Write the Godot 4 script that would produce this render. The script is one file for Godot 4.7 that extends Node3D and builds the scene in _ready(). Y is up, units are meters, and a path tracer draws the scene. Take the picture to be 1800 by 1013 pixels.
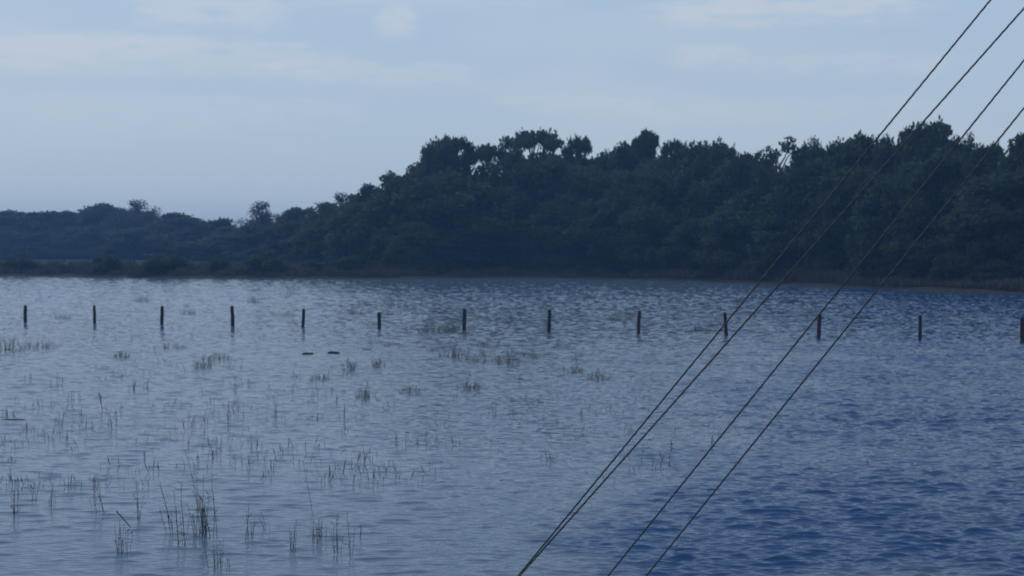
extends Node3D
# A flooded field at dusk: stay wires close by, a line of fence posts in the water, a dark wood on the far bank.

const EYE := 3.5            # metres of the lens above the water
const FOCAL := 2600.0       # focal length in pixels of the 1800 wide photograph
const HORIZON := 440.0

var cam: Camera3D
var rng := RandomNumberGenerator.new()
var used := {}
var mats := {}

# ---------------------------------------------------------------- small helpers
func lin(r: float, g: float, b: float) -> Color:
	return Color(r, g, b).linear_to_srgb()

func numbered(called: String) -> String:
	if not used.has(called):
		used[called] = 0
		return called
	used[called] += 1
	return "%s_%03d" % [called, used[called]]

func tag(o: Node, label: String, category: String, group := "", kind := "") -> void:
	o.set_meta("label", label)
	o.set_meta("category", category)
	if group != "":
		o.set_meta("group", group)
	if kind != "":
		o.set_meta("kind", kind)

func put(called: String, mesh: Mesh, m: Material, parent: Node = null) -> MeshInstance3D:
	var o := MeshInstance3D.new()
	o.mesh = mesh
	o.material_override = m
	o.cast_shadow = GeometryInstance3D.SHADOW_CASTING_SETTING_ON
	if parent == null:
		o.name = numbered(called)
		add_child(o, true)
	else:
		o.name = called
		parent.add_child(o, true)
	return o

func base(called: String, at: Vector3) -> Node3D:
	var o := Node3D.new()
	o.name = numbered(called)
	add_child(o, true)
	o.position = at
	return o

func ray(px: float, py: float) -> Vector3:
	return cam.transform.basis * Vector3((px - 900.0) / FOCAL, -(py - 506.5) / FOCAL, -1.0)

func on_water(px: float, py: float) -> Vector3:      # where the line of sight meets the water
	var d := ray(px, py)
	return Vector3(0, EYE, 0) + d * (EYE / -d.y)

func at_depth(px: float, py: float, depth: float) -> Vector3:
	var d := ray(px, py)
	return Vector3(0, EYE, 0) + d * (depth / -d.z)

func lerp_list(l: Array, x: float) -> float:
	if x <= l[0][0]:
		return l[0][1]
	for i in range(1, l.size()):
		if x <= l[i][0]:
			var a = l[i - 1]
			var b = l[i]
			return lerpf(a[1], b[1], (x - a[0]) / (b[0] - a[0]))
	return l[l.size() - 1][1]

func mesh_of(v: PackedVector3Array, n: PackedVector3Array, idx: PackedInt32Array, col := PackedColorArray()) -> ArrayMesh:
	var a := []
	a.resize(Mesh.ARRAY_MAX)
	a[Mesh.ARRAY_VERTEX] = v
	a[Mesh.ARRAY_NORMAL] = n
	a[Mesh.ARRAY_INDEX] = idx
	if col.size() > 0:
		a[Mesh.ARRAY_COLOR] = col
	var m := ArrayMesh.new()
	m.add_surface_from_arrays(Mesh.PRIMITIVE_TRIANGLES, a)
	return m

class Soup:
	var v := PackedVector3Array()
	var n := PackedVector3Array()
	var i := PackedInt32Array()
	func tube(pts: Array, rad: Array, sides: int, cap := true) -> void:
		var start := v.size()
		for k in pts.size():
			var p: Vector3 = pts[k]
			var t: Vector3 = (pts[mini(k + 1, pts.size() - 1)] - pts[maxi(k - 1, 0)])
			t = t.normalized() if t.length() > 1e-6 else Vector3.UP
			var side := t.cross(Vector3(0.31, 0.17, 0.93)).normalized()
			var up := side.cross(t)
			for s in sides:
				var a := TAU * s / sides
				var d := side * cos(a) + up * sin(a)
				v.append(p + d * rad[k])
				n.append(d)
		for k in pts.size() - 1:
			for s in sides:
				var a0 := start + k * sides + s
				var a1 := start + k * sides + (s + 1) % sides
				i.append_array([a0, a1, a0 + sides, a1, a1 + sides, a0 + sides])
		if cap:
			for e in [0, pts.size() - 1]:
				var c := v.size()
				var t: Vector3 = (pts[e] - pts[1 if e == 0 else e - 1]).normalized()
				v.append(pts[e])
				n.append(t)
				for s in sides:
					v.append(v[start + e * sides + s])
					n.append(t)
				for s in sides:
					if e == 0:
						i.append_array([c, c + 1 + (s + 1) % sides, c + 1 + s])
					else:
						i.append_array([c, c + 1 + s, c + 1 + (s + 1) % sides])
	func leaf(p: Vector3, along: Vector3, across: Vector3, l: float, w: float, fold: float) -> void:
		var s := v.size()
		var nn := along.cross(across).normalized()
		v.append(p)
		v.append(p + along * l * 0.5 + across * w * 0.5 + nn * fold)
		v.append(p + along * l)
		v.append(p + along * l * 0.5 - across * w * 0.5 + nn * fold)
		for k in 4:
			n.append(nn)
		i.append_array([s, s + 1, s + 2, s, s + 2, s + 3])

func soup_mesh(s: Soup) -> ArrayMesh:
	return mesh_of(s.v, s.n, s.i)

func rand_dir() -> Vector3:
	while true:
		var d := Vector3(rng.randf_range(-1, 1), rng.randf_range(-1, 1), rng.randf_range(-1, 1))
		if d.length() < 1.0 and d.length() > 0.05:
			return d.normalized()
	return Vector3.UP

# ---------------------------------------------------------------- materials
func noise_tex(freq: float, lo: Color, hi: Color, s: int, octaves := 5, mid := -1.0) -> NoiseTexture2D:
	var f := FastNoiseLite.new()
	f.seed = s
	f.noise_type = FastNoiseLite.TYPE_SIMPLEX_SMOOTH
	f.frequency = freq
	f.fractal_octaves = octaves
	var t := NoiseTexture2D.new()
	t.width = 512
	t.height = 512
	t.seamless = true
	t.noise = f
	var g := Gradient.new()
	g.offsets = PackedFloat32Array([0.2 if mid < 0 else mid, 0.8])
	g.colors = PackedColorArray([lo, hi])
	t.color_ramp = g
	return t

func plain(c: Color, rough: float, spec := 0.3) -> StandardMaterial3D:
	var m := StandardMaterial3D.new()
	m.albedo_color = c
	m.roughness = rough
	m.metallic_specular = spec
	return m

func make_materials() -> void:
	var greens := [lin(0.018, 0.022, 0.019), lin(0.014, 0.018, 0.016), lin(0.024, 0.028, 0.023), lin(0.016, 0.021, 0.020), lin(0.027, 0.027, 0.024)]
	for k in greens.size():
		var m := plain(greens[k], 0.75, 0.15)
		m.cull_mode = BaseMaterial3D.CULL_DISABLED
		m.backlight_enabled = true
		m.backlight = lin(0.10, 0.14, 0.06)
		mats["leaf%d" % k] = m
	var bark := plain(Color.WHITE, 0.9, 0.2)
	bark.albedo_texture = noise_tex(0.03, lin(0.03, 0.027, 0.022), lin(0.10, 0.088, 0.072), 11)
	bark.uv1_triplanar = true
	bark.uv1_scale = Vector3(0.6, 0.15, 0.6)
	mats.bark = bark
	var post := plain(Color.WHITE, 0.85, 0.2)
	post.albedo_texture = noise_tex(0.02, lin(0.018, 0.016, 0.014), lin(0.06, 0.052, 0.045), 12)
	post.uv1_triplanar = true
	post.uv1_scale = Vector3(5.0, 0.7, 5.0)
	mats.post = post
	var earth := plain(Color.WHITE, 0.95, 0.2)
	earth.albedo_texture = noise_tex(0.02, lin(0.030, 0.028, 0.022), lin(0.070, 0.061, 0.048), 13)
	earth.uv1_triplanar = true
	earth.uv1_world_triplanar = true
	earth.uv1_scale = Vector3(0.12, 0.12, 0.12)
	mats.earth = earth
	var straw := plain(lin(0.10, 0.088, 0.07), 0.85, 0.2)
	straw.cull_mode = BaseMaterial3D.CULL_DISABLED
	mats.straw = straw
	var stem := plain(lin(0.10, 0.093, 0.088), 0.8, 0.2)
	stem.cull_mode = BaseMaterial3D.CULL_DISABLED
	mats.stem = stem
	var weed := plain(lin(0.16, 0.15, 0.14), 0.85, 0.2)
	weed.cull_mode = BaseMaterial3D.CULL_DISABLED
	mats.weed = weed
	var steel := plain(lin(0.045, 0.054, 0.070), 0.55, 0.4)
	mats.steel = steel
	var water := StandardMaterial3D.new()
	water.albedo_color = Color.WHITE
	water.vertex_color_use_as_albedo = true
	water.roughness = 0.09
	water.metallic_specular = 0.28
	mats.water = water

# ---------------------------------------------------------------- sky
func make_sky() -> Sky:
	var w := 4096
	var h := 2048
	var img := Image.create(w, h, false, Image.FORMAT_RGBF)
	img.fill(Color(0.16, 0.20, 0.28))
	var wisp := FastNoiseLite.new()
	wisp.seed = 5
	wisp.noise_type = FastNoiseLite.TYPE_SIMPLEX_SMOOTH
	wisp.frequency = 1.0
	wisp.fractal_octaves = 4
	var veil := FastNoiseLite.new()
	veil.seed = 21
	veil.frequency = 0.5
	veil.fractal_octaves = 3
	var low := Vector3(0.455, 0.560, 0.668)
	var mid := Vector3(0.385, 0.525, 0.680)
	var high := Vector3(0.300, 0.430, 0.610)
	var cloud := Vector3(0.520, 0.592, 0.690)
	# long flat bars of cloud: degrees from the middle of the view, height in degrees, half length, half thickness, strength
	var bars := [[-14.0, 7.7, 9.0, 0.45, 0.75], [-5.5, 7.05, 5.0, 0.30, 0.65], [-11.5, 9.3, 3.4, 0.42, 0.8], [-4.5, 9.0, 1.0, 0.38, 0.85], [10.5, 9.35, 6.5, 0.35, 1.0], [7.5, 7.6, 1.8, 0.30, 0.6], [13.0, 7.2, 5.0, 0.30, 0.5], [2.5, 5.8, 4.0, 0.25, 0.5], [-12.0, 5.6, 8.0, 0.4, 0.4], [11.0, 5.6, 7.0, 0.35, 0.4], [-3.5, 9.9, 6.0, 0.3, 0.4]]
	for y in h / 2:
		var el := (0.5 - (y + 0.5) / h) * PI
		var e := rad_to_deg(el)
		var c := low.lerp(mid, smoothstep(2.0, 11.0, e)).lerp(high, smoothstep(30.0, 90.0, e))
		var k := 1.0 / (sin(el) + 0.10)             # a layer of cloud seen from below: farther cloud is squeezed towards the horizon
		var wide := 1 if e < 12.0 else (4 if e < 24.0 else 16)
		var near_bars := []
		for b in bars:
			if absf(e - b[1]) < b[3] * 4.5:
				near_bars.append(b)
		for x in range(0, w, wide):
			var az := (x + 0.5 * wide) / w * TAU
			var px := cos(az) * k
			var py := sin(az) * k
			var v := veil.get_noise_2d(px * 0.55, py * 0.55)
			var n := wisp.get_noise_3d(px * 0.9, py * 0.9, v * 0.4)
			var a := smoothstep(0.0, 0.45, n + v * 0.4) * 0.22 + smoothstep(-0.1, 0.5, v) * 0.2
			a *= smoothstep(1.0, 5.0, e) * (1.0 - 0.6 * smoothstep(25.0, 70.0, e))
			var deg := wrapf(rad_to_deg(az), -180.0, 180.0)         # the view looks along column 0
			for b in near_bars:
				var u: float = (deg - b[0]) / b[2]
				if absf(u) < 1.4:
					var q: float = (e - b[1]) / (b[3] * 1.35) + 0.35 * u * u
					var rag := wisp.get_noise_3d(deg * 0.55, e * 2.6, b[1])
					var edge := smoothstep(-3.0, -0.1, q) * (1.0 - smoothstep(0.0, 0.9, q)) * (1.0 - smoothstep(0.35, 1.2, absf(u)))
					a += b[4] * 0.85 * smoothstep(0.05, 0.75, edge * (0.75 + rag * 0.9))
			# the cloud cover is thinner, and brighter, round the hidden sun
			var to_sun := cos(el) * cos(deg_to_rad(deg + 70.0)) * 0.67 + sin(el) * 0.743
			var glow := 0.97 + 0.14 * pow(maxf(0.0, to_sun), 2.0)
			var r := c.lerp(cloud, clampf(a, 0.0, 0.95)) * glow
			if wide == 1:
				img.set_pixel(x, y, Color(r.x, r.y, r.z))
			else:
				img.fill_rect(Rect2i(x, y, wide, 1), Color(r.x, r.y, r.z))
	var pan := PanoramaSkyMaterial.new()
	pan.panorama = ImageTexture.create_from_image(img)
	pan.energy_multiplier = 1.0
	var sky := Sky.new()
	sky.sky_material = pan
	return sky

# ---------------------------------------------------------------- lie of the land
# far shore: picture column -> picture row where the water ends
var shore_rows := [[-900, 480], [0, 485.5], [150, 487], [300, 489.5], [600, 491], [780, 489.5], [900, 488.5], [1100, 491], [1300, 497], [1500, 506], [1700, 514.5], [1800, 517], [2700, 548]]

func shore_depth(x_over_d: float) -> float:
	return EYE * FOCAL / (lerp_list(shore_rows, 900.0 + x_over_d * FOCAL) - HORIZON)

var lumps: FastNoiseLite
func land(x: float, z: float) -> float:
	var d := -z
	if d < 20.0:                                        # the near bank, below and behind the camera
		var edge := 10.0 + lumps.get_noise_2d(x * 3.0, 40.0) * 0.8
		return lerpf(1.9, -0.6, smoothstep(5.6, edge - 1.2, d)) + lumps.get_noise_2d(x * 4.0, z * 4.0) * 0.06
	var s := d - shore_depth(x / d)
	var wob := lumps.get_noise_2d(x * 1.5, z * 1.5)
	var y := -0.6
	if s > -8.0:
		y = lerpf(-0.6, 0.35, smoothstep(-8.0, 2.5, s + wob * 2.2))
	y += 0.9 * smoothstep(1.0, 25.0, s)
	return y + wob * 0.12 * smoothstep(-2.0, 4.0, s)

func make_ground() -> void:
	var ds := [-600.0, -200.0, -60.0, -20.0, -6.0]
	var d := 0.0
	while d < 14.0:
		ds.append(d)
		d += 0.6
	ds.append_array([16.0, 20.0, 30.0, 45.0, 60.0, 80.0, 100.0])
	d = 108.0
	while d < 260.0:
		ds.append(d)
		d += 1.0
	ds.append_array([275.0, 300.0, 350.0, 450.0, 700.0, 1200.0, 2500.0])
	var cols := 170
	var v := PackedVector3Array()
	var idx := PackedInt32Array()
	for dd in ds:
		var half := maxf(absf(dd) * 0.55, 12.0) + 10.0
		for c in cols:
			var u := (float(c) / (cols - 1)) * 2.0 - 1.0
			var x := u * half
			if c == 0:
				x = -2500.0
			elif c == cols - 1:
				x = 2500.0
			v.append(Vector3(x, land(x, -dd), -dd))
	var st := SurfaceTool.new()
	st.begin(Mesh.PRIMITIVE_TRIANGLES)
	st.set_smooth_group(0)
	for p in v:
		st.add_vertex(p)
	for r in ds.size() - 1:
		for c in cols - 1:
			var a := r * cols + c
			for q in [a, a + cols, a + 1, a + 1, a + cols, a + cols + 1]:
				st.add_index(q)
	st.generate_normals()
	var g := put("ground", st.commit(), mats.earth)
	tag(g, "dry grassy land of the banks and the drowned field", "ground", "", "structure")

# ---------------------------------------------------------------- water
var rip: FastNoiseLite
var rip2: FastNoiseLite
var swell: FastNoiseLite
var gust: FastNoiseLite

func open_water(x: float, d: float) -> float:          # 0 among the drowned grass, 1 where wind reaches the open water
	var line := 0.8 + (d - 16.0) * 0.20
	return smoothstep(-0.16 * d - 0.5, 0.12 * d + 1.0, x - line)

func wave(x: float, z: float, amp: float, fine: float, roll: float) -> float:
	var a := rip.get_noise_2d(x * 2.7 + 0.4 * z, z * 8.6)
	var b := rip2.get_noise_2d(x * 6.5 - z * 0.5, z * 17.0)
	var c := swell.get_noise_2d(x * 0.95, z * 1.9)
	var crest := maxf(0.0, rip2.get_noise_2d(x * 2.3 + 31.0, z * 10.5 + 0.4 * x) - 0.20)
	a = a - 0.55 * a * a
	return amp * 0.0112 * a + maxf(amp, 0.85) * 0.046 * crest * crest + roll * c + fine * 0.0055 * b

func make_water() -> void:
	rip = FastNoiseLite.new()
	rip.seed = 31
	rip.noise_type = FastNoiseLite.TYPE_SIMPLEX_SMOOTH
	rip.frequency = 0.55
	rip.fractal_octaves = 3
	rip.fractal_gain = 0.55
	rip2 = rip.duplicate()
	rip2.seed = 32
	rip2.fractal_octaves = 1
	swell = rip.duplicate()
	swell.seed = 33
	swell.fractal_octaves = 1
	gust = FastNoiseLite.new()
	gust.seed = 34
	gust.frequency = 0.12
	gust.fractal_octaves = 3
	var ds := PackedFloat32Array()
	var at := 8.0
	while at < 212.0:
		ds.append(at)
		if at < 14.5:
			at += 0.035
		else:
			at += minf(at * at / 13000.0, 0.06 + maxf(0.0, at - 50.0) * 0.0042)
	var rows := ds.size()
	var cols := 520
	var v := PackedVector3Array()
	var n := PackedVector3Array()
	var col := PackedColorArray()
	col.resize(rows * cols)
	var deep_blue := Color(0.030, 0.074, 0.170)
	var pale_grey := Color(0.125, 0.158, 0.230)
	var idx := PackedInt32Array()
	v.resize(rows * cols)
	n.resize(rows * cols)
	idx.resize((rows - 1) * (cols - 1) * 6)
	for r in rows:
		var d := ds[r]
		var half := d * 0.41 + 2.5
		for c in cols:
			var x := ((float(c) / (cols - 1)) * 2.0 - 1.0) * half
			if c == 0:
				x = -700.0
			elif c == cols - 1:
				x = 700.0
			var z := -d
			var o := open_water(x, d)
			var g := gust.get_noise_2d(x * 0.45, z * 1.1)
			var amp := lerpf(0.34, 1.5, o) * (1.0 + 0.9 * g)
			var fine := lerpf(0.62, 1.5, o) * (1.0 + 0.6 * g)
			var roll := 0.004 * amp + 0.031 * smoothstep(45.0, 120.0, d)
			var e := 0.009
			var h := wave(x, z, amp, fine, roll)
			var hx := (wave(x + e, z, amp, fine, roll) - h) / e
			var hz := (wave(x, z + e, amp, fine, roll) - h) / e
			v[r * cols + c] = Vector3(x, h, z)
			n[r * cols + c] = Vector3(-hx, 1.0, -hz).normalized()
			# noisy patches of paler grey blue among the drowned grass, deeper blue outside
			var paleness := smoothstep(0.0, 0.55, 1.28 - o * 1.45 + 1.1 * gust.get_noise_2d(x * 1.3 + 9.0, z * 1.7))
			col[r * cols + c] = deep_blue.lerp(pale_grey, paleness)
	var w6 := 0
	for r in rows - 1:
		for c in cols - 1:
			var a := r * cols + c
			idx[w6] = a
			idx[w6 + 1] = a + cols
			idx[w6 + 2] = a + 1
			idx[w6 + 3] = a + 1
			idx[w6 + 4] = a + cols
			idx[w6 + 5] = a + cols + 1
			w6 += 6
	print("water rows ", rows)
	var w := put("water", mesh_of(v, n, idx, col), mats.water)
	tag(w, "rippled blue grey flood water covering the field", "water", "", "structure")

# ---------------------------------------------------------------- trees
# every tree is modelled 10 m tall and 8 m wide and scaled to the size it has
func limb(s: Soup, a: Vector3, b: Vector3, r0: float, r1: float, bow: float) -> void:
	var pts := []
	var rad := []
	var off := rand_dir() * bow
	for k in 6:
		var t := k / 5.0
		pts.append(a.lerp(b, t) + off * sin(t * PI) + Vector3.UP * bow * 0.4 * sin(t * PI))
		rad.append(lerpf(r0, r1, t))
	s.tube(pts, rad, 5, false)

func tree_proto(kind: String, sd: int) -> Node3D:
	rng.seed = sd
	var wood := Soup.new()
	var leaves := Soup.new()
	var clumps := []                                    # [centre, radius, flatness]
	var crown_low := 2.2
	var trunk_top := 7.0
	var leaf_count := 150
	var leaf_size := 0.40
	match kind:
		"round":
			for k in 64:
				var d := rand_dir()
				var r := pow(rng.randf(), 0.45)
				clumps.append([Vector3(d.x * 3.3 * r, 5.8 + d.y * (3.2 if d.y > 0.0 else 4.2) * r, d.z * 3.3 * r), rng.randf_range(0.8, 1.3), 0.75])
		"broad":                                        # wide crown with a flattish, billowing top
			trunk_top = 6.5
			for k in 80:
				var a := rng.randf() * TAU
				var r := sqrt(rng.randf())
				var roof := 8.9 * pow(1.0 - pow(r, 4.0), 0.45) + 0.35 * sin(a * 3.0 + sd)
				clumps.append([Vector3(cos(a) * r * 3.4, maxf(3.2, lerpf(roof, 3.0, pow(rng.randf(), 2.2))), sin(a) * r * 3.4), rng.randf_range(0.65, 1.1), 0.6])
		"edge":
			crown_low = 0.8
			for k in 84:
				var t := rng.randf()
				var a := rng.randf() * TAU
				var reach := 3.6 * pow(sin(PI * (0.16 + 0.8 * t)), 0.7) * sqrt(rng.randf_range(0.25, 1.0))
				clumps.append([Vector3(cos(a) * reach, 0.5 + t * 8.6, sin(a) * reach), rng.randf_range(0.75, 1.3), 0.8])
		"flat":
			crown_low = 6.0
			trunk_top = 7.6
			leaf_count = 105
			for k in 30:
				var a := rng.randf() * TAU
				var r := 3.5 * sqrt(rng.randf())
				clumps.append([Vector3(cos(a) * r, 9.3 - 0.05 * r * r + rng.randf_range(-0.25, 0.15), sin(a) * r), rng.randf_range(0.5, 0.85), 0.42])
			for k in 9:
				var a := rng.randf() * TAU
				var r := rng.randf_range(0.8, 2.6)
				clumps.append([Vector3(cos(a) * r, rng.randf_range(6.9, 7.9), sin(a) * r), rng.randf_range(0.5, 0.9), 0.6])
		"open":
			crown_low = 5.0
			trunk_top = 7.5
			leaf_count = 115
			for k in 38:
				var a := rng.randf() * TAU
				var h := rng.randf_range(5.4, 9.5)
				var r := rng.randf_range(1.6, 3.5) * (1.0 - absf(h - 7.6) / 5.0)
				if h > 8.8:
					r *= 0.6
				clumps.append([Vector3(cos(a) * r, h, sin(a) * r), rng.randf_range(0.4, 0.7), 0.6])
		"dense":
			crown_low = 5.5
			leaf_count = 190
			for k in 34:
				var d := rand_dir()
				var r := pow(rng.randf(), 0.5)
				clumps.append([Vector3(d.x * 3.0 * r, 8.9 + d.y * 0.55 * r, d.z * 3.0 * r), rng.randf_range(0.7, 1.1), 0.5])
		"feather":
			crown_low = 3.0
			leaf_count = 150
			leaf_size = 0.28
			for k in 46:
				var d := rand_dir()
				var r := pow(rng.randf(), 0.35)
				clumps.append([Vector3(d.x * 3.4 * r, 6.4 + d.y * 3.2 * r, d.z * 3.4 * r), rng.randf_range(0.6, 1.0), 1.0])
		"shrub":
			crown_low = 0.3
			trunk_top = 4.0
			leaf_count = 80
			leaf_size = 0.55
			for k in 40:
				var d := rand_dir()
				var r := pow(rng.randf(), 0.5)
				clumps.append([Vector3(d.x * 3.3 * r, 1.2 + absf(d.y) * 7.6 * r, d.z * 3.3 * r), rng.randf_range(0.8, 1.4), 1.0])
	# trunk and limbs
	var lean := Vector3(rng.randf_range(-0.5, 0.5), 0, rng.randf_range(-0.5, 0.5))
	var tp := []
	var tr := []
	var thick := 0.12 if kind == "shrub" else 0.27
	for k in 8:
		var t := k / 7.0
		tp.append(Vector3(lean.x * t * t, -0.3 + t * (trunk_top + 0.3), lean.z * t * t))
		tr.append(thick * lerpf(1.0, 0.32, t) + (0.10 if k == 0 else 0.0))
	wood.tube(tp, tr, 7)
	var step := 2 if kind in ["flat", "open"] else 3
	for k in range(0, clumps.size(), step):
		var c: Vector3 = clumps[k][0]
		var from_y := clampf(c.y - Vector2(c.x, c.z).length() * 0.75 - 0.6, crown_low * 0.6, trunk_top)
		var t := from_y / trunk_top
		var a := Vector3(lean.x * t * t, from_y, lean.z * t * t)
		limb(wood, a, c, thick * 0.38, 0.025, 0.35)
		for q in 3:
			limb(wood, a.lerp(c, 0.75), c + rand_dir() * clumps[k][1] * 0.9, 0.035, 0.012, 0.1)
	# leaves through each clump, most of them towards its skin
	for cl in clumps:
		var c: Vector3 = cl[0]
		var r: float = cl[1]
		for k in int(leaf_count * r * r * 1.05):
			var d := rand_dir()
			var q := pow(rng.randf(), 0.4) * (1.0 + 0.13 * rng.randfn())
			var p := c + Vector3(d.x, d.y * cl[2], d.z) * r * q
			var nn := (d * 0.7 + rand_dir()).normalized()
			var along := nn.cross(rand_dir()).normalized()
			var across := nn.cross(along)
			var l := leaf_size * rng.randf_range(0.6, 1.35)
			leaves.leaf(p, along, across, l, l * rng.randf_range(0.5, 0.8), l * 0.12)
	# bring the crown to exactly 10 m high and 8 m wide
	var hi := 0.0
	var wide := 0.0
	for p in leaves.v:
		hi = maxf(hi, p.y)
		wide = maxf(wide, absf(p.x))
	var fix := Vector3(4.0 / wide, 10.0 / hi, 4.0 / wide)
	for s in [wood, leaves]:
		for k in s.v.size():
			s.v[k] = s.v[k] * fix
	var root := Node3D.new()
	put("trunk", soup_mesh(wood), mats.bark, root)
	put("crown", soup_mesh(leaves), mats.leaf0, root)
	return root

var protos := {}

func plant(called: String, proto: String, px: float, top: float, behind: float, width_px: float, label: String, category: String, group: String, tone: int) -> Node3D:
	var u := (px - 900.0) / FOCAL
	if behind > 6.2:
		behind += 165.0 * (1.0 - smoothstep(150.0, 760.0, px))      # the wood stands back behind a strip of meadow here
	var d := shore_depth(u) + behind
	var foot := Vector3(u * d, 0, -d)
	foot.y = land(foot.x, foot.z)
	var tall := at_depth(px, top, d).y - foot.y
	var wide := width_px / FOCAL * d
	var list: Array = protos[proto]
	var src: Node3D = list[rng.randi() % list.size()]
	var o: Node3D = src.duplicate()
	o.name = numbered(called)
	add_child(o, true)
	o.position = foot
	o.rotation.y = rng.randf() * TAU
	o.scale = Vector3(wide / 8.0, tall / 10.0, wide / 8.0)
	(o.get_node("crown") as MeshInstance3D).material_override = mats["leaf%d" % tone]
	tag(o, label, category, group)
	return o

var skyline := [[-200, 372], [0, 369], [40, 368], [130, 376], [160, 358], [200, 350], [240, 352], [270, 365], [340, 378], [410, 389], [440, 382], [490, 380], [530, 365], [560, 368], [580, 348], [610, 340], [660, 323], [700, 306], [735, 291], [755, 245], [830, 240], [850, 252], [880, 236], [980, 236], [1020, 240], [1050, 260], [1075, 250], [1165, 244], [1250, 244], [1290, 260], [1315, 272], [1345, 262], [1400, 242], [1460, 242], [1500, 229], [1560, 225], [1640, 208], [1680, 231], [1740, 246], [1770, 238], [1800, 231], [2000, 240]]

func make_trees() -> void:
	for k in 5:
		protos.get_or_add("round", []).append(tree_proto("round", 100 + k))
	for k in 4:
		protos.get_or_add("edge", []).append(tree_proto("edge", 200 + k))
	for k in 5:
		protos.get_or_add("broad", []).append(tree_proto("broad", 150 + k))
	for k in 2:
		protos.get_or_add("flat", []).append(tree_proto("flat", 300 + k))
		protos.get_or_add("shrub", []).append(tree_proto("shrub", 700 + k))
	protos["open"] = [tree_proto("open", 400)]
	protos["dense"] = [tree_proto("dense", 500)]
	protos["feather"] = [tree_proto("feather", 600)]
	rng.seed = 9
	# the trees that make the skyline: column, top row, width, kind, own label
	var tops := [
		[20, 367, 150, "broad", "low broad tree two places out from the hump of the low canopy"], [95, 369, 140, "broad", "low broad tree just before the low canopy climbs to its hump"], [180, 354, 100, "broad", "rounded tree leaning on the loose topped tree at the hump"],
		[238, 349, 120, "feather", "loose topped tree at the hump of the low canopy"],
		[310, 371, 120, "broad", "low broad tree on the slope down from the hump"], [380, 382, 110, "broad", "lowest broad tree, in the dip before the small feathery tree"],
		[461, 352, 100, "feather", "small feathery round tree standing alone above the dip of the canopy"],
		[528, 362, 90, "broad", "low rounded tree between the feathery tree and the rising canopy"], [597, 336, 90, "feather", "feathery tree where the canopy starts to rise"], [652, 321, 110, "broad", "broad tree halfway up the rising slope of the canopy"], [708, 298, 110, "broad", "broad tree right below the step up to the flat topped tree"],
		[797, 232, 105, "flat", "tall flat topped tree at the step where the canopy jumps up"],
		[772, 240, 80, "broad", "steep sided tree making the step up, under the tall flat topped one"], [858, 249, 105, "flat", "flat crown with a small gap of sky below it, between two taller flat tops"],
		[935, 220, 135, "flat", "flat topped tree with sky showing under its thin lacy roof of leaves"],
		[1018, 232, 62, "flat", "narrow flat topped tree beside a lacy flat topped one"],
		[1085, 247, 120, "broad", "broad tree between the narrow flat top and the dense round head"],
		[1135, 222, 62, "dense", "tall tree with a small dense round head above the canopy"],
		[1186, 241, 62, "flat", "thin flat crowned tree close beside the dense round head"], [1236, 240, 120, "broad", "broad level tree next after the thin flat crown"], [1275, 250, 90, "broad", "sloping shoulder of a tree beside the broad level one"], [1310, 264, 60, "flat", "thin low flat crown in the notch beside the open crowned tree"],
		[1372, 237, 105, "open", "open crowned tree with sky between its bare limbs"],
		[1432, 237, 90, "feather", "feathery tree touching the open crowned tree"], [1460, 240, 90, "broad", "broad tree between the feathery tree and the wires' first crossing"], [1508, 227, 125, "broad", "smooth domed tree just before the outermost stay wire"], [1580, 219, 110, "broad", "broad tree crossed by the outermost stay wire"],
		[1640, 203, 135, "broad", "tallest broad rounded tree of the wood, behind the stay wires"],
		[1702, 229, 70, "feather", "feathery tree leaning against the tallest broad one"], [1740, 243, 100, "broad", "lower tree in the dip crossed by the innermost stay wire"], [1808, 228, 120, "broad", "rounded tree past the innermost stay wire, after the dip"], [1900, 238, 120, "broad", "last rounded tree of the wood past the wires"], [-70, 372, 130, "broad", "low broad tree at the far end of the low canopy"]]
	for t in tops:
		var label: String = t[4]
		plant("tree", t[3], t[0], t[1], rng.randf_range(15, 21), t[2] * (1.18 if t[3] == "broad" else 1.0), label, "tree", "skyline trees of the far wood", rng.randi() % 4)
	for t in [[762, 256, 70], [800, 262, 90], [742, 288, 80], [905, 268, 80], [960, 264, 80], [1008, 262, 70], [852, 312, 90], [1340, 300, 80], [1385, 304, 80], [1325, 272, 60], [1415, 246, 70]]:
		plant("tree", "broad", t[0], t[1], rng.randf_range(21, 24), t[2] * 1.15, "dark rounded tree filling the canopy behind the skyline trees", "tree", "canopy trees deep in the far wood", rng.randi() % 4)
	# the body of the wood
	var x := -90.0
	while x < 1900.0:
		var top := lerp_list(skyline, x) + rng.randf_range(5, 18)
		if x > 735 and x < 1005:
			top = maxf(top, 262.0)
		if x > 815 and x < 890:
			top = maxf(top, 304.0)
		if x > 1325 and x < 1402:
			top = maxf(top, 302.0)
		plant("tree", "edge" if rng.randf() < 0.35 else "broad", x, top, rng.randf_range(24, 30), rng.randf_range(125, 175), "dark rounded tree filling the canopy behind the skyline trees", "tree", "canopy trees deep in the far wood", rng.randi() % 4)
		x += rng.randf_range(48, 66)
	x = -80.0
	while x < 1900.0:
		var sky := lerp_list(skyline, x)
		var low := lerp_list(shore_rows, x)
		var top := sky + (low - sky) * rng.randf_range(0.08, 0.26)
		if x > 800 and x < 900 or x > 1320 and x < 1405:
			top = maxf(top, 308.0)
		plant("tree", "edge" if rng.randf() < 0.5 else "round", x, top, rng.randf_range(10.5, 14), rng.randf_range(140, 215), "dark tree standing in the middle ranks of the far wood", "tree", "middle trees of the far wood", rng.randi() % 5)
		x += rng.randf_range(45, 68)
	x = -85.0
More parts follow.
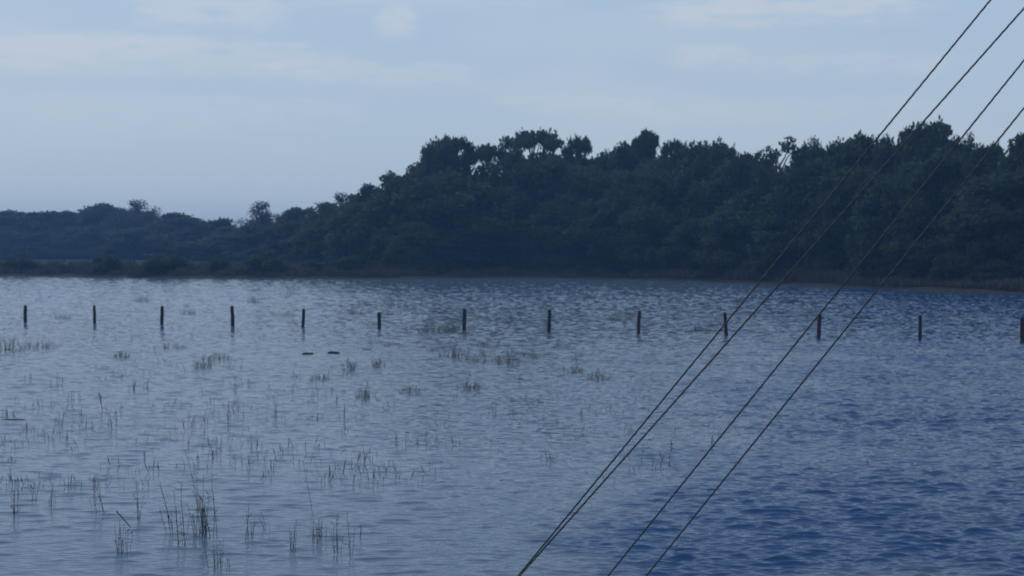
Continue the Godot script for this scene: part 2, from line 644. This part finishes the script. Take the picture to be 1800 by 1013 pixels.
	while x < 1900.0:
		var sky := lerp_list(skyline, x)
		var low := lerp_list(shore_rows, x)
		var top := sky + (low - sky) * rng.randf_range(0.24, 0.58)
		plant("tree", "edge", x, top, rng.randf_range(6.5, 9), rng.randf_range(130, 210), "dark tree leafy to the ground at the waterside edge of the wood", "tree", "trees at the edge of the far wood", rng.randi() % 5)
		x += rng.randf_range(60, 100)
	x = -85.0
	while x < 1900.0:
		var low := lerp_list(shore_rows, x)
		if x < 560.0:
			x += 45.0
		plant("shrub", "shrub", x, low - (low - HORIZON) * rng.randf_range(0.5, 1.3), rng.randf_range(3.0, 6.0), rng.randf_range(38, 100), "low dark bush on the grassy bank below the wood", "bush", "bushes along the far bank", rng.randi() % 5)
		x += rng.randf_range(30, 62)
	for k in protos:
		for p in protos[k]:
			p.free()

# ---------------------------------------------------------------- grass of the far bank
func tuft_mesh(sd: int, blades: int, tall: float, spread: float, wide: float) -> ArrayMesh:
	rng.seed = sd
	var s := Soup.new()
	for k in blades:
		var a := rng.randf() * TAU
		var r := spread * sqrt(rng.randf())
		var p := Vector3(cos(a) * r, -0.05, sin(a) * r)
		var lean := Vector3(rng.randfn() * 0.22, 1.0, rng.randfn() * 0.22).normalized()
		var side := lean.cross(rand_dir()).normalized()
		var h := tall * rng.randf_range(0.45, 1.0)
		s.leaf(p, lean, side, h, wide, h * 0.05)
	return soup_mesh(s)

func scatter(called: String, mesh: Mesh, m: Material, places: Array, label: String, category: String) -> void:
	var mm := MultiMesh.new()
	mm.transform_format = MultiMesh.TRANSFORM_3D
	mm.mesh = mesh
	mm.instance_count = places.size()
	for k in places.size():
		mm.set_instance_transform(k, places[k])
	var o := MultiMeshInstance3D.new()
	o.multimesh = mm
	o.material_override = m
	o.name = numbered(called)
	add_child(o, true)
	tag(o, label, category, "", "stuff")

func make_bank_grass() -> void:
	var mesh := tuft_mesh(77, 34, 0.95, 0.35, 0.05)
	rng.seed = 78
	var places := []
	for k in 7000:
		var px := rng.randf_range(-120, 1920)
		var u := (px - 900.0) / FOCAL
		var d := shore_depth(u) + 0.2 + (6.5 + (26.0 * rng.randf() if px < 560.0 else 0.0)) * rng.randf()
		var p := Vector3(u * d, 0, -d)
		p.y = land(p.x, p.z)
		if p.y < -0.1:
			continue
		var s := rng.randf_range(0.5, 1.0) * clampf(0.95 + lumps.get_noise_2d(p.x * 3.0, p.z * 3.0) * 1.6, 0.35, 1.7)
		places.append(Transform3D(Basis(Vector3.UP, rng.randf() * TAU).scaled(Vector3(s * 1.2, s, s * 1.2)), p))
	scatter("bank_grass", mesh, mats.straw, places, "strip of dry brownish grass along the far bank", "grass")

# ---------------------------------------------------------------- fence posts
func make_posts() -> void:
	var list := [[44, 537], [166, 537], [284, 538], [409, 538], [532, 543], [667, 549], [816, 543], [965, 545], [1122, 546], [1277, 550], [1439, 553], [1618, 554], [1798, 558]]
	var own := {5: "shortest dark wooden fence post, in the flood water", 6: "dark wooden fence post with drowned weeds close beside it", 9: "dark wooden fence post beside a long thin drifting branch"}
	var lean := [0.02, -0.01, 0.03, -0.02, 0.05, -0.02, 0.01, 0.02, 0.03, -0.06, 0.04, 0.0, 0.01]
	for k in list.size():
		rng.seed = 900 + k
		var px: float = list[k][0]
		var foot := on_water(px, 566.0 + (px - 44.0) * 0.0199)
		var top := at_depth(px, list[k][1], -foot.z).y
		var s := Soup.new()
		var pts := []
		var rad := []
		var r := rng.randf_range(0.072, 0.09)
		for q in 9:
			var t := q / 8.0
			pts.append(Vector3(rng.randf_range(-0.008, 0.008), lerpf(-0.7, top, t), rng.randf_range(-0.008, 0.008)))
			rad.append(r * lerpf(1.05, 0.93, t) * rng.randf_range(0.96, 1.04) * (0.86 if q == 8 else 1.0))
		s.tube(pts, rad, 9)
		# a sawn top that slopes
		var tilt := rng.randf_range(-0.3, 0.3)
		for i in s.v.size():
			if s.v[i].y > top - 0.03:
				s.v[i].y += s.v[i].x * tilt
		var o := put("fence_post", soup_mesh(s), mats.post)
		o.position = foot
		o.rotation = Vector3(rng.randf_range(-0.03, 0.03), rng.randf() * 0.6, -lean[k] * 1.3)
		tag(o, own.get(k, ["first", "second", "third", "fourth", "fifth", "sixth", "seventh"][absi(k - 5) - 1] + " dark fence post from the shortest one, towards the " + ("low canopy" if k < 5 else "stay wires")) if k != 5 else own[5], "fence post", "fence posts in a row across the flooded field")

# ---------------------------------------------------------------- weeds in the water
func stem_into(s: Soup, p: Vector3, h: float, lean: Vector3, r: float, twigs: int, droop: float) -> void:
	var pts := []
	var rad := []
	var kink := Vector3(rng.randfn(), 0, rng.randfn()) * h * 0.03
	for k in 7:
		var t := k / 6.0
		pts.append(p + Vector3.UP * (-0.45 + t * (h + 0.45)) + lean * h * t * t + kink * sin(t * 5.0) - Vector3.UP * droop * h * t * t * t)
		rad.append(r * lerpf(1.0, 0.45, t))
	s.tube(pts, rad, 4)
	for k in twigs:
		var t := rng.randf_range(0.35, 1.0)
		var i := int(t * 5.99)
		var a: Vector3 = pts[i].lerp(pts[i + 1], t * 6.0 - i)
		if a.y < 0.01:
			continue
		var side := Vector3(rng.randfn(), rng.randf_range(-0.1, 0.9), rng.randfn()).normalized()
		var l := h * rng.randf_range(0.06, 0.2)
		s.tube([a, a + side * l * 0.5, a + side * l + Vector3.DOWN * l * 0.15], [r * 0.6, r * 0.5, r * 0.3], 3, false)
		if rng.randf() < 0.6:
			s.leaf(a + side * l * 0.6, side, side.cross(Vector3.UP).normalized(), l * 0.8, r * 4.0, 0.0)

func make_weeds() -> void:
	# foreground: column, row of the foot, height in rows, spread in columns, stems, lean, own label
	var near := [
		[22, 905, 62, 18, 4, 0.0, ""], [58, 880, 52, 14, 3, 0.0, ""], [88, 890, 42, 18, 4, 0.0, ""], [172, 905, 66, 22, 4, -0.2, ""],
		[214, 975, 62, 24, 7, 0.0, "weed clump with a stiff broken stem leaning across it"], [243, 915, 72, 12, 3, -0.1, ""],
		[303, 938, 92, 10, 3, -0.2, ""], [320, 960, 118, 12, 4, -0.05, ""],
		[360, 945, 112, 36, 16, -0.1, "densest and bushiest weed clump in the open shallow water"], [352, 905, 118, 5, 1, -0.22, "tallest slanting weed stem rising out of the bushy clump"],
		[388, 1000, 56, 26, 7, 0.0, ""], [437, 948, 68, 12, 4, 0.0, ""], [474, 932, 36, 22, 3, -0.5, ""], [514, 970, 58, 18, 5, 0.0, ""],
		[549, 905, 98, 4, 1, -0.17, "tall lone weed stem curving above a tangled low clump"], [555, 952, 50, 30, 9, 0.0, "tangled low weed clump around the foot of a tall lone stem"],
		[592, 972, 70, 12, 4, 0.0, ""], [616, 975, 74, 6, 2, -0.03, ""], [633, 945, 36, 8, 2, 0.0, ""], [120, 860, 34, 26, 4, 0.1, ""],
		[10, 730, 22, 30, 5, 0.0, ""], [50, 668, 22, 14, 4, 0.0, ""], [98, 680, 26, 22, 5, 0.1, ""], [130, 705, 22, 26, 5, 0.0, ""], [104, 750, 26, 14, 4, 0.0, ""], [180, 722, 40, 8, 2, -0.1, ""],
		[196, 755, 40, 16, 4, 0.0, ""], [234, 686, 26, 18, 6, 0.2, ""], [258, 684, 18, 12, 3, 0.0, ""], [150, 756, 26, 20, 4, 0.0, ""], [415, 690, 24, 10, 3, 0.0, ""], [485, 728, 34, 8, 3, 0.0, ""],
		[402, 748, 40, 10, 3, 0.0, ""], [330, 742, 28, 24, 4, 0.0, ""], [560, 700, 26, 24, 4, 0.0, ""], [375, 806, 30, 26, 3, 0.0, ""], [606, 735, 26, 16, 3, 0.0, ""], [870, 728, 22, 6, 2, 0.0, ""], [1387, 912, 18, 4, 1, 0.0, ""]]
	for k in near.size():
		var t = near[k]
		rng.seed = 1200 + k
		var foot := on_water(t[0], t[1])
		var m := FOCAL / -foot.z
		var h: float = t[2] / m
		var sp: float = t[3] / m * 0.5
		var s := Soup.new()
		for q in int(t[4] * (1.6 if t[1] > 840 and t[4] > 1 else 1.0)):
			var f := 1.0 if q == 0 else rng.randf_range(0.35, 1.0)
			var at := Vector3(rng.randfn() * sp * 0.6, 0, rng.randfn() * sp * 0.9) if q > 0 else Vector3.ZERO
			var lean := Vector3(t[5] + rng.randfn() * 0.10, 0, rng.randfn() * 0.1)
			stem_into(s, at, h * f, lean, rng.randf_range(0.003, 0.0054) * clampf(-foot.z / 18.0, 0.9, 2.4), 2 + rng.randi() % 5, 0.35 if rng.randf() < 0.25 else 0.0)
		if t[0] == 214:
			s.tube([Vector3(-0.06, 0.50, 0), Vector3(0.02, 0.42, 0.02), Vector3(0.11, 0.32, 0.03)], [0.008, 0.008, 0.005], 5)
		var o := put("weed_clump", soup_mesh(s), mats.stem)
		o.position = foot
		var label: String = t[6]
		tag(o, label if label != "" else ("sparse thin weed stems standing in the near shallows" if t[1] > 800 else "small tuft of drowned weed stems farther out in the shallows"), "weeds", "weed clumps in the shallow water")
	# bushier drowned tufts farther out: column, row, height, width, own label
	var far := [
		[752, 584, 28, 34, ""], [776, 584, 24, 26, ""], [797, 583, 32, 20, "drowned grass tuft touching the side of a fence post"], [795, 628, 38, 50, "wide dark drowned tuft in front of the fence line"], [850, 636, 26, 60, ""], [895, 640, 36, 46, ""], [930, 628, 24, 30, ""],
		[824, 684, 34, 40, ""], [1050, 668, 32, 42, ""], [1015, 655, 22, 30, ""], [622, 552, 24, 26, ""], [446, 532, 18, 24, ""], [252, 530, 18, 22, ""], [20, 616, 36, 60, "wide drowned tuft with matted blades near the outer row of posts"], [70, 612, 22, 50, ""],
		[357, 646, 32, 26, ""], [385, 632, 20, 40, ""], [215, 628, 20, 30, ""], [1095, 562, 22, 60, ""], [1060, 582, 14, 50, ""], [1235, 584, 12, 50, ""], [665, 645, 26, 20, ""], [615, 650, 30, 20, ""], [560, 668, 20, 30, ""], [110, 560, 14, 30, ""], [330, 552, 12, 30, ""], [500, 556, 14, 40, ""], [1170, 545, 12, 60, ""], [700, 540, 12, 40, ""], [860, 610, 16, 60, ""], [990, 612, 14, 40, ""], [720, 690, 20, 40, ""], [640, 700, 30, 24, ""], [300, 612, 14, 60, ""]]
	for k in far.size():
		var t = far[k]
		rng.seed = 1500 + k
		var foot := on_water(t[0], t[1])
		var m := FOCAL / -foot.z
		var h: float = t[2] / m
		var sp: float = t[3] / m * 0.5
		var s := Soup.new()
		for q in int(26 + sp * 55):
			var a := Vector3(rng.randf_range(-1, 1) * sp, 0, rng.randfn() * 0.25)
			var lean := Vector3(rng.randfn() * 0.35, 0, rng.randfn() * 0.3)
			stem_into(s, a, h * rng.randf_range(0.25, 1.0) * (1.0 - 0.5 * absf(a.x) / maxf(sp, 0.01)), lean, 0.0085, 1 + rng.randi() % 3, 0.2)
		var o := put("grass_tuft", soup_mesh(s), mats.weed)
		o.position = foot
		var label: String = t[4]
		tag(o, label if label != "" else "low brownish grass tuft drowned around the fence line", "grass tuft", "drowned grass tufts about the fence")
	# thin sparse blades everywhere in the shallows
	var mesh := tuft_mesh(88, 3, 0.34, 0.35, 0.006)
	rng.seed = 89
	var places := []
	for k in 950:
		var px := rng.randf_range(-150, 1250)
		var py := 540.0 + 320.0 * rng.randf()
		var p := on_water(px, py)
		var keep := (1.0 - open_water(p.x + 0.05 * -p.z, -p.z)) * clampf(0.55 + gust.get_noise_2d(p.x * 1.6 + 50.0, p.z * 0.8) * 1.6, 0.0, 1.0)
		if rng.randf() > keep:
			continue
		var s := rng.randf_range(0.3, 1.0)
		places.append(Transform3D(Basis(Vector3.UP, rng.randf() * TAU).scaled(Vector3(1.0, s, 1.0)), p))
	scatter("sparse_grass", mesh, mats.weed, places, "thin scattered grass blades poking out of the shallow water", "grass")

# ---------------------------------------------------------------- drift
func make_drift() -> void:
	# column, row, length and thickness in the photograph, turn, label
	var list := [
		[541, 623, 20, 4.5, 0.25, "dark floating log end with a thin tail, beside a thicker one"], [587, 621.5, 21, 5.0, -0.2, "thick dark floating log piece in front of the fence"],
		[1240, 583, 74, 2.4, 0.03, "long thin branch drifting against the fence line"], [24, 738, 42, 1.7, -0.05, "thin straight stick floating among the sparse weeds"], [645, 615, 14, 2.0, 0.1, "small dark floating stub behind two log pieces"]]
	for k in list.size():
		var t = list[k]
		rng.seed = 1800 + k
		var p := on_water(t[0], t[1])
		var m := FOCAL / -p.z
		var l: float = t[2] / m
		var r: float = t[3] / m * 0.5
		var s := Soup.new()
		var pts := []
		var rad := []
		for q in 10:
			var u := q / 9.0
			pts.append(Vector3((u - 0.5) * l, r * 0.35 + rng.randf_range(-0.15, 0.15) * r, rng.randf_range(-0.4, 0.4) * r))
			rad.append(r * (0.35 + 0.75 * pow(sin(PI * clampf(u * 0.86 + 0.1, 0, 1)), 0.6)) * rng.randf_range(0.85, 1.1))
		s.tube(pts, rad, 8)
		if k == 2:
			s.tube([Vector3(-0.25 * l, 0, 0), Vector3(-0.24 * l, 0.16, 0.02), Vector3(-0.245 * l, 0.32, 0.0)], [0.022, 0.018, 0.01], 5)
			s.tube([Vector3(0.2 * l, 0, 0), Vector3(0.26 * l, 0.08, 0.1)], [0.02, 0.01], 5)
		var o := put("driftwood", soup_mesh(s), mats.post)
		o.position = p
		o.rotation.y = t[4]
		tag(o, t[5], "driftwood", "driftwood on the flood water")

# ---------------------------------------------------------------- stay wires and their pole
func make_wires() -> void:
	# two picture points of each wire and its distance
	var list := [
		[Vector2(1735, 0), Vector2(909, 1013), 5.06, "outermost stay wire, meeting its neighbour low down"],
		[Vector2(1806, 0), Vector2(911, 1013), 5.0, "less steep stay wire converging with the outermost one"],
		[Vector2(1800, 99), Vector2(1067, 1013), 5.10, "stay wire between the converging pair and the innermost wire"],
		[Vector2(1800, 183), Vector2(1134, 1013), 5.02, "innermost stay wire, the last of the row of four"]]
	var pole_x := 6.0
	var tops := []
	for k in list.size():
		var t = list[k]
		var a := at_depth(t[0].x, t[0].y, t[2])
		var b := at_depth(t[1].x, t[1].y, t[2])
		var dir := (a - b).normalized()
		var top := b + dir * ((pole_x - 0.13 - b.x) / dir.x)
		var low := b - dir * ((b.y - 1.93) / dir.y)
		tops.append(top)
		var s := Soup.new()
		var length := top.distance_to(low)
		var e1 := dir.cross(Vector3(0, 0, 1)).normalized()
		var e2 := dir.cross(e1)
		var steps := int(length / 0.016)
		for strand in 3:
			var pts := []
			var rad := []
			for q in steps + 1:
				var u := float(q) / steps
				var l := u * length
				var sag := 0.018 * (1.0 - pow(2.0 * u - 1.0, 2.0))
				var ang := l / 0.115 * TAU + TAU * strand / 3.0
				pts.append(low.lerp(top, u) + Vector3.DOWN * sag + (e1 * cos(ang) + e2 * sin(ang)) * 0.0016 - low)
				rad.append(0.0019)
			s.tube(pts, rad, 4)
		var o := put("stay_wire", soup_mesh(s), mats.steel)
		o.position = low
		tag(o, t[3], "wire", "stay wires of the utility pole")
		# anchor rod with an eye in the turf
		var rod := Soup.new()
		rod.tube([-dir * 0.5, -dir * 0.1, dir * 0.12], [0.011, 0.011, 0.011], 8)
		var ring := []
		var rr := []
		for q in 17:
			var a2 := TAU * q / 16.0
			ring.append(dir * (0.15 + 0.03 * cos(a2)) + e1 * 0.03 * sin(a2))
			rr.append(0.007)
		rod.tube(ring, rr, 6, false)
		if k != 1:
			var ro := put("anchor_rod", soup_mesh(rod), mats.steel)
			ro.position = low
			tag(ro, "steel anchor rod in the turf holding a stay wire", "anchor", "anchor rods of the stay wires")
	var foot := Vector3(pole_x, land(pole_x, -5.05), -5.05)
	var pole := base("utility_pole", foot)
	var s := Soup.new()
	var pts := []
	var rad := []
	for q in 14:
		var u := q / 13.0
		pts.append(Vector3(0, lerpf(-0.5, 8.6, u), 0))
		rad.append(lerpf(0.16, 0.115, u))
	s.tube(pts, rad, 16)
	put("shaft", soup_mesh(s), mats.post, pole)
	for top in tops:
		var band := Soup.new()
		var y: float = top.y - foot.y
		band.tube([Vector3(0, y - 0.04, 0), Vector3(0, y + 0.04, 0)], [0.128, 0.128], 16)
		band.tube([Vector3(-0.10, y, top.z - foot.z), Vector3(-0.16, y - 0.05, top.z - foot.z)], [0.016, 0.016], 8)
		put("wire_band", soup_mesh(band), mats.steel, pole)
	tag(pole, "round wooden utility pole on the near bank, holding four stay wires", "pole")

# ---------------------------------------------------------------- the scene
func _ready() -> void:
	cam = Camera3D.new()
	cam.name = "camera"
	cam.position = Vector3(0, EYE, 0)
	cam.rotation.x = -atan((506.5 - HORIZON) / FOCAL)
	cam.fov = rad_to_deg(2.0 * atan(506.5 / FOCAL))
	cam.near = 0.1
	cam.far = 6000.0
	add_child(cam)
	cam.current = true
	var lens := CameraAttributesPhysical.new()           # a small soft lens, in focus a few metres out
	lens.frustum_focal_length = 12.0 / tan(atan(506.5 / FOCAL))
	lens.frustum_focus_distance = 8.0
	lens.frustum_near = 0.1
	lens.frustum_far = 6000.0
	lens.exposure_aperture = 6.5
	cam.attributes = lens
	cam.fov = rad_to_deg(2.0 * atan(506.5 / FOCAL))

	var env := Environment.new()
	env.background_mode = Environment.BG_SKY
	env.sky = make_sky()
	env.tonemap_mode = Environment.TONE_MAPPER_LINEAR
	env.tonemap_exposure = 1.06
	env.sdfgi_enabled = true
	env.ssao_enabled = true
	env.ssil_enabled = true
	env.fog_enabled = true
	env.fog_density = 0.0008
	env.fog_light_color = Color(0.58, 0.76, 1.0)
	var we := WorldEnvironment.new()
	we.name = "environment"
	we.environment = env
	add_child(we)

	var sun := DirectionalLight3D.new()
	sun.name = "sun"
	sun.light_energy = 0.15
	sun.light_color = Color(1.0, 0.95, 0.88)
	sun.light_angular_distance = 40.0
	sun.shadow_enabled = true
	sun.rotation_degrees = Vector3(-48, 250, 0)
	add_child(sun)

	lumps = FastNoiseLite.new()
	lumps.seed = 3
	lumps.frequency = 0.06
	lumps.fractal_octaves = 3
	make_materials()
	var t0 := Time.get_ticks_msec()
	make_ground()
	make_water()
	print("ground, water ", Time.get_ticks_msec() - t0)
	make_trees()
	print("trees ", Time.get_ticks_msec() - t0)
	make_bank_grass()
	make_posts()
	make_weeds()
	make_drift()
	make_wires()
	print("all ", Time.get_ticks_msec() - t0)
